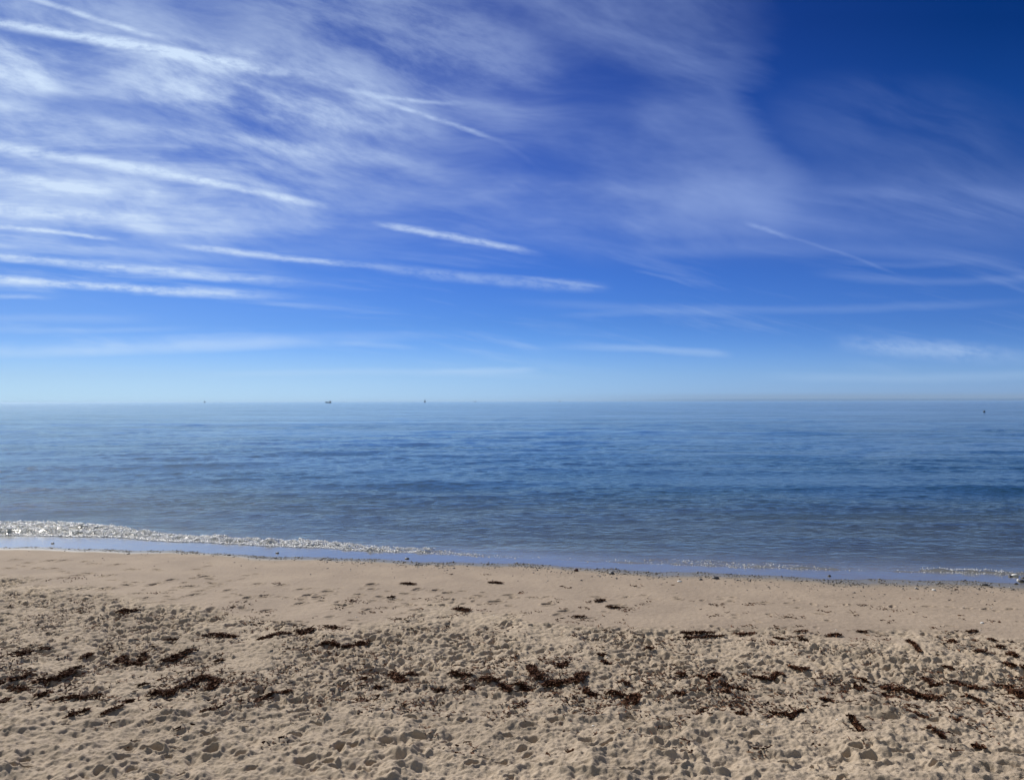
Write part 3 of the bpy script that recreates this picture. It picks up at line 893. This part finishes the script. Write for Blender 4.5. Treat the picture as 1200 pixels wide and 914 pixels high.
CL = 'seaweed_clump'
named = [
 ([(138,769),(145,767),(152,773),(160,773),(166,769),(174,765)], 6.5, 'dark crescent of brown seaweed lying alone on clean sand, upper left of the beach'),
 ([(192,772),(203,769),(215,764),(227,760)], 7, 'slanting spindle of brown seaweed just right of the crescent one'),
 ([(44,797),(58,793),(75,790),(88,783),(96,779)], 8, 'long slanting roll of reddish seaweed, largest near the left edge'),
 ([(14,796),(26,793),(38,789)], 8, 'ragged reddish seaweed heap touching the left end of the long slanting roll'),
 ([(16,802),(25,803),(33,806)], 8, 'dark seaweed wad directly below the ragged heap near the left edge'),
 ([(-4,796),(7,798)], 8, 'seaweed wad cut by the left picture edge, level with the long slanting roll'),
 ([(-4,820),(6,818),(12,815)], 8, 'lower seaweed wad cut by the left picture edge'),
 ([(45,812),(57,810)], 6, 'small dark oval of seaweed left of the two joined rolls'),
 ([(66,817),(78,816),(90,815),(97,816)], 6, 'flat brown seaweed roll, left one of the two joined end to end'),
 ([(100,816),(110,813),(119,810)], 6.5, 'plump brown seaweed roll, right one of the two joined end to end'),
 ([(17,767),(26,765),(36,761)], 7, 'dark seaweed mat highest up on the left edge of the trampled sand'),
 ([(137,713),(150,714),(163,713)], 4.5, 'thin horizontal line of dark seaweed on the smooth upper left sand'),
 ([(178,811),(188,808),(200,810),(204,805)], 10, 'thick round heap of reddish seaweed below the arch-shaped one'),
 ([(215,803),(225,798),(236,791),(248,792),(258,795),(252,801),(246,806)], 6.5, 'arch-shaped band of dark seaweed open towards the bottom'),
 ([(240,741),(252,740),(262,742),(276,744)], 5, 'broken seaweed line along the upper rim of the trampled sand, left end'),
 ([(305,748),(318,745),(330,742),(340,741)], 5.5, 'dark wavy seaweed streak along the upper rim, middle of three'),
 ([(350,738),(358,740),(366,736)], 7, 'knotted seaweed bunch right of the wavy streak on the upper rim'),
 ([(375,756),(385,754),(396,756)], 8, 'reddish brown tangled seaweed patch below the knotted bunch'),
 ([(303,822),(315,816),(330,811),(343,809)], 6, 'long drawn-out seaweed streak rising to the right, lower left of centre'),
 ([(240,833),(252,830),(262,828)], 9, 'loose crumbly reddish seaweed under the arch-shaped band'),
 ([(402,757),(412,756),(422,754),(432,751)], 6.5, 'reddish seaweed drift with a long thin tail pointing right'),
 ([(533,712),(540,713),(549,715)], 5, 'dark tilted seaweed scrap standing out on the smooth sand left of centre'),
 ([(461,787),(467,794),(474,797)], 9, 'dark seaweed wad, leftmost of the row across the middle of the beach'),
 ([(474,791),(488,789)], 7, 'brown seaweed wad, second in the row across the middle'),
 ([(526,787),(540,789),(550,790)], 8, 'ragged wide seaweed wad, third in the row across the middle'),
 ([(566,793),(574,797),(581,795)], 11, 'big dark heap of seaweed left of the largest pile'),
 ([(586,801),(598,807)], 9, 'seaweed heap squeezed between the big dark heap and the largest pile'),
 ([(621,779),(624,786),(632,795)], 9, 'upright zigzag of dark seaweed above the left end of the largest pile'),
 ([(654,780),(663,777)], 8, 'dark seaweed knob above the middle of the largest pile'),
 ([(636,801),(650,799),(663,796),(675,796),(683,788)], 12, 'largest seaweed pile, dark brown, in the middle of the beach'),
 ([(601,801),(612,802),(622,804)], 8, 'low seaweed spread touching the left side of the largest pile'),
 ([(684,807),(690,812),(698,811)], 7, 'curled seaweed below the right end of the largest pile'),
 ([(710,811),(722,811),(730,813)], 8, 'flat dark seaweed cake right of the largest pile'),
 ([(727,798),(733,802)], 8, 'small cube-like dark seaweed tuft above the flat cake'),
 ([(731,822),(738,815),(746,813),(743,824)], 7, 'hooked bunch of seaweed at the lower right of the flat cake'),
 ([(798,740),(818,741),(834,740)], 4.5, 'dark upper strip of seaweed at the edge of the smooth sand, right of centre'),
 ([(800,746),(820,746),(846,743)], 3.5, 'thin lower strip of seaweed parallel to the dark upper strip'),
 ([(861,741),(870,743),(882,742)], 4.5, 'short seaweed curl right of the two parallel strips'),
 ([(969,744),(982,745)], 5.5, 'black oval seaweed lump on the rim of the smooth sand, right half'),
 ([(922,778),(930,782),(938,784),(945,782)], 4.5, 'tadpole-shaped seaweed with its thin tail pointing up left'),
 ([(880,793),(890,796),(900,796),(908,789),(916,792)], 6.5, 'seaweed bunch shaped like a fish, below the tadpole-shaped one'),
 ([(837,800),(848,803),(860,807),(874,808)], 5, 'long dark seaweed finger sloping down to the right'),
 ([(813,794),(826,797),(836,791),(843,796)], 6.5, 'seaweed curl just above the long dark finger'),
 ([(845,811),(852,813)], 7, 'round seaweed dot below the long dark finger'),
 ([(898,833),(910,835),(922,838),(936,833)], 6, 'wide wavy seaweed wreath in the soft dents, right half'),
 ([(1140,763),(1151,763)], 6, 'black seaweed lump near the upper rim at the far right'),
 ([(998,793),(1006,794),(1015,797)], 4.5, 'slim seaweed streak left of the wide brown mat'),
 ([(997,805),(1008,807)], 8, 'square dark seaweed clot under the slim streak'),
 ([(1077,792),(1083,797),(1090,802),(1100,802)], 5, 'stair-shaped seaweed strip between two mats on the right'),
 ([(1112,797),(1122,801),(1135,804),(1149,806)], 7, 'heavy dark leaf-shaped seaweed sloping down right'),
 ([(1161,801),(1172,803),(1184,804)], 5.5, 'narrow seaweed strip between the leaf-shaped one and the right edge'),
 ([(1183,808),(1192,813),(1206,817)], 11, 'big reddish seaweed heap cut by the right picture edge'),
 ([(1030,802),(1040,805),(1052,805)], 9, 'left and darker half of the wide brown seaweed mat on the right'),
 ([(1060,808),(1073,814),(1086,815),(1096,818)], 9, 'right and redder half of the wide brown seaweed mat'),
 ([(1122,814),(1134,817),(1147,821)], 3.5, 'stick-thin seaweed line under the leaf-shaped one'),
 ([(1056,831),(1070,837),(1084,841)], 4, 'thin broken seaweed line low on the right, below the mat'),
 ([(1174,778),(1185,782)], 5.5, 'dark seaweed flake close to the right edge above the big heap'),
 ([(992,843),(998,849),(1008,861)], 8, 'tall ragged reddish seaweed in the soft dents, sloping down right'),
 ([(1084,853),(1092,860),(1102,866)], 6, 'pointed seaweed wedge low on the right'),
 ([(1136,873),(1147,876)], 8, 'lowest seaweed tuft on the right, among the big dents'),
]
smalls = [([(50,758),(58,759)],5),([(97,768),(111,764)],3.5),([(385,734),(395,735)],5),([(256,772),(263,771)],4),([(1100,781),(1110,783),(1117,785)],3.5),
 ([(1194,782),(1203,783)],5.5),([(1109,751),(1117,752)],4),([(788,813),(800,814)],7),([(792,788),(800,790)],6),([(83,836),(92,833)],6),([(98,830),(106,829)],5),
 ([(196,746),(208,747)],4),([(166,765),(172,762)],3),([(545,803),(553,806)],5),([(509,807),(520,806)],5),([(420,796),(428,794)],5),([(440,806),(447,804)],5),
 ([(705,773),(713,775)],4),([(756,757),(764,758)],4),([(1002,740),(1014,741)],2.5),([(1130,740),(1142,740)],2.5),([(1155,749),(1165,750)],3),
 ([(930,740),(945,739)],2.5),([(905,748),(916,749)],3),([(935,747),(944,748)],3),([(959,819),(972,821)],4.5),([(862,835),(870,836)],5),
 ([(1178,764),(1188,768)],5),([(1060,751),(1068,756),(1075,763)],4),([(120,835),(135,829),(145,826)],4.5),([(150,818),(158,816)],4),([(165,800),(176,799)],3.5),
 ([(700,765),(708,764)],3),([(470,683),(486,684)],2.5),([(573,682),(588,683)],2.5),([(672,722),(684,723)],3),([(711,711),(724,712)],3),([(698,705),(706,703)],3),
 ([(455,700),(462,699)],3),([(1165,756),(1172,757)],3.5)]
for k_, (pts, wdp, lab) in enumerate(named):
    tag(seaweed(pts, wdp, 100 + k_), lab, 'seaweed', 'seaweed clumps washed up on the beach')
for k_, (pts, wdp) in enumerate(smalls):
    tag(seaweed(pts, wdp, 300 + k_, 'seaweed_tuft'), 'small dark seaweed tuft no bigger than a footprint, on the sand', 'seaweed', 'small seaweed tufts scattered over the sand')

# loose bits of weed: too many to count, lying in little nests
r_ = np.random.default_rng(9)
n = 13000
px = r_.uniform(-60, 1260, n); py = 655 + 255 * r_.random(n)
line = np.interp(px, [0, 150, 300, 400, 600, 700, 900, 1200], [790, 790, 800, 785, 805, 808, 818, 812])
line2 = np.interp(px, [0, 100, 250, 400, 550, 700, 850, 1000, 1200], [735, 735, 743, 738, 735, 742, 742, 744, 746])
pr = .62 * np.exp(-((py - line) / 30) ** 2) + .6 * np.exp(-((py - line2) / 9) ** 2) + .22 * ((py > 690) & (py < 850)) + .03
pr += .5 * np.exp(-((px - 60) / 130) ** 2 - ((py - 710) / 40) ** 2) + .35 * np.exp(-((px - 700) / 260) ** 2 - ((py - 835) / 22) ** 2)
pr *= .15 + .85 * (np.sin(px * .045 + 1) * np.sin(px * .013 + py * .05) + np.sin(px * .11 + py * .2) * .4 > 0.0)
keep = r_.random(n) < pr * .62
px, py = px[keep], py[keep]
yc = (H - .45) * F / (py - HY); xc = (px - CX) / F * yc
cnt = r_.geometric(.11, len(xc)).clip(2, 30); spread = .018 * np.sqrt(cnt)
xv_ = np.repeat(xc, cnt) + r_.normal(0, 1, cnt.sum()) * np.repeat(spread * r_.uniform(.8, 1.8, len(xc)), cnt)
yv_ = np.repeat(yc, cnt) + r_.normal(0, 1, cnt.sum()) * np.repeat(spread, cnt)
m = len(xv_); print('litter', m)
V, Fc = fronds(xv_, yv_, sand_z(xv_, yv_) + .008, r_.lognormal(-3.1, .5, m).clip(.02, .12), r_.uniform(.009, .024, m), r_.uniform(0, 3.14, m),
               r_.normal(0, .12, m), r_.normal(0, .6, m), r_)
o = poly_mesh('seaweed_litter', V, Fc, weed_m)
o['kind'] = 'stuff'; o['label'] = 'loose dark brown bits of seaweed strewn over the trampled sand'; o['category'] = 'seaweed'

# ---- larger stones by the water
stone_dark, T, out = material('dark_stone')
n_ = noise(position(), 30., 4); principled(out, Base_Color=mix(n_, (.03, .03, .033), (.09, .085, .08)), Roughness=.5, Normal=bump(n_, .6, .01))
stone_pale, T, out = material('pale_stone')
n_ = noise(position(), 30., 4); principled(out, Base_Color=mix(n_, (.62, .60, .56), (.82, .81, .78)), Roughness=.6, Normal=bump(n_, .5, .01))
stone_red, T, out = material('reddish_stone')
n_ = noise(position(), 30., 4); principled(out, Base_Color=mix(n_, (.10, .035, .025), (.06, .03, .025)), Roughness=.6, Normal=bump(n_, .5, .01))
for k_, (px, py, s_, fl, mt, lab) in enumerate([
    (1187, 675.5, .085, .55, stone_pale, 'bright white stone lying in the shallow water at the far right'),
    (1190.5, 680.5, .04, .7, stone_pale, 'small white pebble just below the bright white stone'),
    (1194.5, 682, .075, .55, stone_dark, 'dark stone at the water edge beside the small white pebble, far right'),
    (1181.5, 676, .06, .5, stone_dark, 'dark wet stone touching the left side of the bright white stone'),
    (1197, 678, .06, .5, stone_dark, 'dark stone in the water right of the bright white stone, at the picture edge'),
    (674.5, 668.5, .06, .8, stone_red, 'reddish pebble standing up alone on the shingle right of centre'),
    (715.5, 671.5, .085, .45, stone_dark, 'flat black stone on the shingle, second from the reddish pebble'),
    (837, 677.5, .09, .45, stone_dark, 'largest flat black stone on the shingle right of centre'),
    (820, 679, .05, .5, stone_dark, 'dark pebble just left of the largest flat black stone'),
    (325.5, 647.3, .06, .5, stone_dark, 'dark stone alone in the thin water film, left of centre'),
    (269, 649.5, .05, .5, stone_dark, 'dark pebble on the left stretch of the water edge'),
    (63, 635.5, .055, .5, stone_dark, 'dark stone in the water film at the far left'),
    (477, 654, .07, .4, stone_dark, 'flat dark stone at the edge of the film near the middle'),
    (970, 675, .05, .5, stone_dark, 'small dark stone in the film on the right'),
    (1151, 686, .08, .4, stone_dark, 'flat dark stone on the sand below the shingle, far right'),
    (795, 681, .06, .35, stone_pale, 'pale pebble on damp sand left of the largest black stone'),
    (1092, 692, .045, .6, stone_pale, 'lone white pebble on the smooth sand at right'),
    (1148, 730, .035, .6, stone_pale, 'tiny white pebble above the trampled sand at far right')]):
    x, y = sand_at_px(px, py) if py > 660 or px < 700 else ground_xy(px, py, .03)
    z = float(sand_z(x, y))
    o = scatter_blobs('stone', np.array([0.]), np.array([0.]), np.array([0.]), np.array([s_]), np.array([s_ * .8]), np.array([s_ * fl]),
                      np.array([k_ * 1.3]), mt, .07, big=True, seed=50 + k_)
    o.location = (x, y, z + s_ * fl * .35)
    tag(o, lab, 'stone')

# pale shell bits between the footprints
shell_m, T, out = material('shell')
principled(out, Base_Color=(.78, .74, .66), Roughness=.5)
n = 90
px = r_.uniform(0, 1200, n); py = r_.uniform(690, 870, n)
y = (H - .45) * F / (py - HY); x = (px - CX) / F * y; s_ = r_.uniform(.005, .014, n)
o = scatter_blobs('shell_fragments', x, y, sand_z(x, y) + s_ * .3, s_ * 1.4, s_, s_ * .4, r_.uniform(0, 3, n), shell_m, .1, seed=8)
o['kind'] = 'stuff'; o['label'] = 'tiny pale shell fragments scattered over the sand'; o['category'] = 'shell'

# ---- boats near the horizon
def flat_mat(name, col, rough=.5):
    m_, T_, out_ = material(name); principled(out_, Base_Color=col, Roughness=rough); return m_


hull_dark = flat_mat('hull_dark_paint', (.05, .08, .13)); white_p = flat_mat('white_paint', (.55, .58, .62)); glass_p = flat_mat('window_glass', (.02, .03, .05), .1)
metal_p = flat_mat('mast_metal', (.18, .2, .24)); sail_p = flat_mat('sail_cloth', (.42, .47, .55), .8); hull_grey = flat_mat('hull_grey_paint', (.20, .24, .30)); rust_p = flat_mat('buoy_paint', (.06, .10, .15))


def hull_mesh(name, L, B, D_, sheer, mat, parent):
    """lofted hull, bow towards -X, keel slightly under water"""
    st = np.linspace(0, 1, 13); rows_ = []
    for t in st:
        x = (t - .5) * L
        fw = math.sin(min(t / .45, 1) * math.pi / 2) ** .8 * (1 - .18 * max(0, (t - .6) / .4)) if t > 0 else 0.02
        top = D_ * (1 + sheer * (1 - t) ** 2 * 1.2)
        ring = []
        for a in np.linspace(-1, 1, 9):
            yy_ = math.copysign(abs(a) ** .6, a) * B / 2 * fw
            zz = -D_ * .35 + (top + D_ * .35) * abs(a) ** 2.2
            ring.append((x - (0.06 * L * (1 - t) ** 3) * abs(a) ** 2.2, yy_, zz))
        rows_.append(ring)
    V = [p for r0 in rows_ for p in r0]; Fc = []
    for i in range(12):
        for j in range(8):
            a = i * 9 + j; Fc.append((a, a + 9, a + 10, a + 1))
        Fc.append((i * 9, i * 9 + 8, (i + 1) * 9 + 8, (i + 1) * 9))       # deck
    last = 12 * 9
    for j in range(4): Fc.append((last + j, last + 8 - j, last + 7 - j, last + j + 1) if j < 3 else (last + 3, last + 5, last + 4, last + 4))
    me = bpy.data.meshes.new(name); me.from_pydata(V, [], [tuple(dict.fromkeys(f)) for f in Fc]); me.materials.append(mat); me.update()
    o = bpy.data.objects.new(name, me); COL.objects.link(o); o.parent = parent
    return o


def box_mesh(name, boxes, mat, parent, taper=0.0, bev=0.0):
    import bmesh
    bm_ = bmesh.new()
    for (x0, x1, y0, y1, z0, z1) in boxes:
        cx_, cy_ = (x0 + x1) / 2, (y0 + y1) / 2
        vs = []
        for (z, k) in ((z0, 1), (z1, 1 - taper)):
            for (a, b_) in ((x0, y0), (x1, y0), (x1, y1), (x0, y1)):
                vs.append(bm_.verts.new((cx_ + (a - cx_) * k, cy_ + (b_ - cy_) * k, z)))
        for f in ((0, 3, 2, 1), (4, 5, 6, 7), (0, 1, 5, 4), (1, 2, 6, 5), (2, 3, 7, 6), (3, 0, 4, 7)):
            bm_.faces.new([vs[i] for i in f])
    if bev: bmesh.ops.bevel(bm_, geom=bm_.edges[:], offset=bev, segments=2, affect='EDGES')
    me = bpy.data.meshes.new(name); bm_.to_mesh(me); bm_.free(); me.materials.append(mat)
    o = bpy.data.objects.new(name, me); COL.objects.link(o); o.parent = parent
    return o


def rod(name, p, q, r0, r1, mat, parent):
    p, q = Vector(p), Vector(q); d = (q - p).normalized(); s = d.orthogonal().normalized(); t = d.cross(s)
    V, Fc = [], []
    for (c_, rr) in ((p, r0), (q, r1)):
        for k in range(8):
            V.append(c_ + (s * math.cos(k * math.pi / 4) + t * math.sin(k * math.pi / 4)) * rr)
    for k in range(8): Fc.append((k, (k + 1) % 8, 8 + (k + 1) % 8, 8 + k))
    Fc += [tuple(range(7, -1, -1)), tuple(range(8, 16))]
    me = bpy.data.meshes.new(name); me.from_pydata([tuple(v) for v in V], [], Fc); me.materials.append(mat); me.update()
    o = bpy.data.objects.new(name, me); COL.objects.link(o); o.parent = parent
    return o


def fishing_boat(px, Y, L, rz, label):
    t = empty('fishing_boat', ((px - CX) / F * Y, Y, 0.15), rz)
    hull_mesh('hull', L, L * .28, L * .115, .8, hull_dark, t)
    w_ = box_mesh('wheelhouse', [(L * .18, L * .40, -L * .09, L * .09, L * .10, L * .30)], white_p, t, .12, .1)
    for sgn in (-1, 1):
        box_mesh('window', [(L * .21, L * .37, sgn * L * .0865 - .04, sgn * L * .0865 + .04, L * .20, L * .25)], glass_p, w_)
    box_mesh('cabin_roof', [(L * .17, L * .41, -L * .10, L * .10, L * .301, L * .32)], hull_grey, t)
    rod('mast', (L * .30, 0, L * .32), (L * .31, 0, L * .52), .16, .08, metal_p, t)
    rod('boom', (L * .24, 0, L * .14), (-L * .12, 0, L * .27), .12, .07, metal_p, t)
    box_mesh('bulwark', [(-L * .42, -L * .25, -L * .05, L * .05, L * .15, L * .19)], hull_dark, t, .3)
    tag(t, label, 'boat')
    return t


def sail_boat(px, Y, Hm, rz, label, motor=False):
    t = empty('motor_boat' if motor else 'sailing_boat', ((px - CX) / F * Y, Y, 0.1), rz)
    L = Hm * .75
    hull_mesh('hull', L, L * .3, L * .10, .5, hull_grey, t)
    box_mesh('cabin', [(-L * .15, L * .2, -L * .09, L * .09, L * .09, L * (.26 if motor else .15))], white_p, t, .15)
    rod('mast', (-L * .05, 0, L * .09), (-L * .05, 0, Hm * (.5 if motor else 1.)), .12, .07, metal_p, t)
    if not motor:
        for nm, A, B, C_ in (('mainsail', (-L * .03, 0, Hm * .16), (L * .42, .3, Hm * .17), (-L * .03, .05, Hm * .97)),
                             ('jib', (-L * .08, 0, Hm * .92), (-L * .47, 0, Hm * .13), (-L * .08, .35, Hm * .15))):
            A, B, C_ = Vector(A), Vector(B), Vector(C_); V = []; Fc = []; n_ = 7
            for i in range(n_ + 1):
                for j in range(n_ + 1 - i):
                    a, b_ = i / n_, j / n_; p = A + (B - A) * a + (C_ - A) * b_
                    p.y += math.sin(math.pi * min(1, a + b_)) * L * .05; V.append(tuple(p))
            ix = {}; k = 0
            for i in range(n_ + 1):
                for j in range(n_ + 1 - i): ix[i, j] = k; k += 1
            for i in range(n_):
                for j in range(n_ - i):
                    Fc.append((ix[i, j], ix[i + 1, j], ix[i, j + 1]))
                    if i + j < n_ - 1: Fc.append((ix[i + 1, j], ix[i + 1, j + 1], ix[i, j + 1]))
            me = bpy.data.meshes.new(nm); me.from_pydata(V, [], Fc); me.materials.append(sail_p); me.update()
            o = bpy.data.objects.new(nm, me); COL.objects.link(o); o.parent = t
            so = o.modifiers.new('cloth', 'SOLIDIFY'); so.thickness = .03
    tag(t, label, 'boat')
    return t


fishing_boat(385, 2500, 19, 0.1, 'dark fishing boat on the horizon, largest of the vessels, left of centre')
sail_boat(498, 3800, 15, 0.5, 'sailing boat standing tallest on the horizon right of the dark fishing boat')
sail_boat(557, 4600, 12, 0.3, 'small sailing boat on the horizon, second to the right of the fishing boat')
sail_boat(656, 5200, 12, -0.4, 'faint tiny sailing boat on the horizon near the middle of the sea')
sail_boat(240, 4400, 13, 0.2, 'faint sailing boat, leftmost speck on the horizon')
sail_boat(259, 4400, 12, -0.2, 'faint motor boat on the horizon next to the leftmost sailing boat', True)

# mooring buoy on the right
Yb = 275.0
t = empty('buoy', ((1153 - CX) / F * Yb, Yb, 0.0), 0)
V = []; Fc = []
prof = [(0.0, -.35), (.30, -.3), (.42, -.05), (.42, .2), (.33, .36), (.13, .44), (.10, .5), (0.0, .52)]
for (rr, zz) in prof:
    for k in range(16): V.append((rr * math.cos(k * math.pi / 8), rr * math.sin(k * math.pi / 8), zz))
for i in range(len(prof) - 1):
    for k in range(16): Fc.append((i * 16 + k, i * 16 + (k + 1) % 16, (i + 1) * 16 + (k + 1) % 16, (i + 1) * 16 + k))
o = poly_mesh('float', V, Fc, rust_p, True, t)
rod('post', (0, 0, .5), (0, 0, .6), .05, .04, rust_p, t)
rod('top_mark', (0, 0, .59), (0, 0, .64), .10, .08, rust_p, t)
tag(t, 'small dark buoy floating on the far water near the right edge', 'buoy')

# ------------------------------------------------------------------ sea air
hz_m, T, out = material('haze')
pv = T.nodes.new('ShaderNodeVolumePrincipled')
pv.inputs['Color'].default_value = (0.55, 0.76, 1.0, 1); pv.inputs['Density'].default_value = HAZE; pv.inputs['Anisotropy'].default_value = 0.3
T.links.new(pv.outputs[0], out.inputs['Volume'])
V = [(x, y, z) for z in (-12.0, 30.0) for (x, y) in ((-17500, -2500), (17500, -2500), (17500, 15900), (-17500, 15900))]
hz_o = poly_mesh('haze', V, [(0, 3, 2, 1), (4, 5, 6, 7), (0, 1, 5, 4), (1, 2, 6, 5), (2, 3, 7, 6), (3, 0, 4, 7)], hz_m)
hz_o['kind'] = 'stuff'; hz_o['label'] = 'thin bluish sea haze'; hz_o['category'] = 'haze'
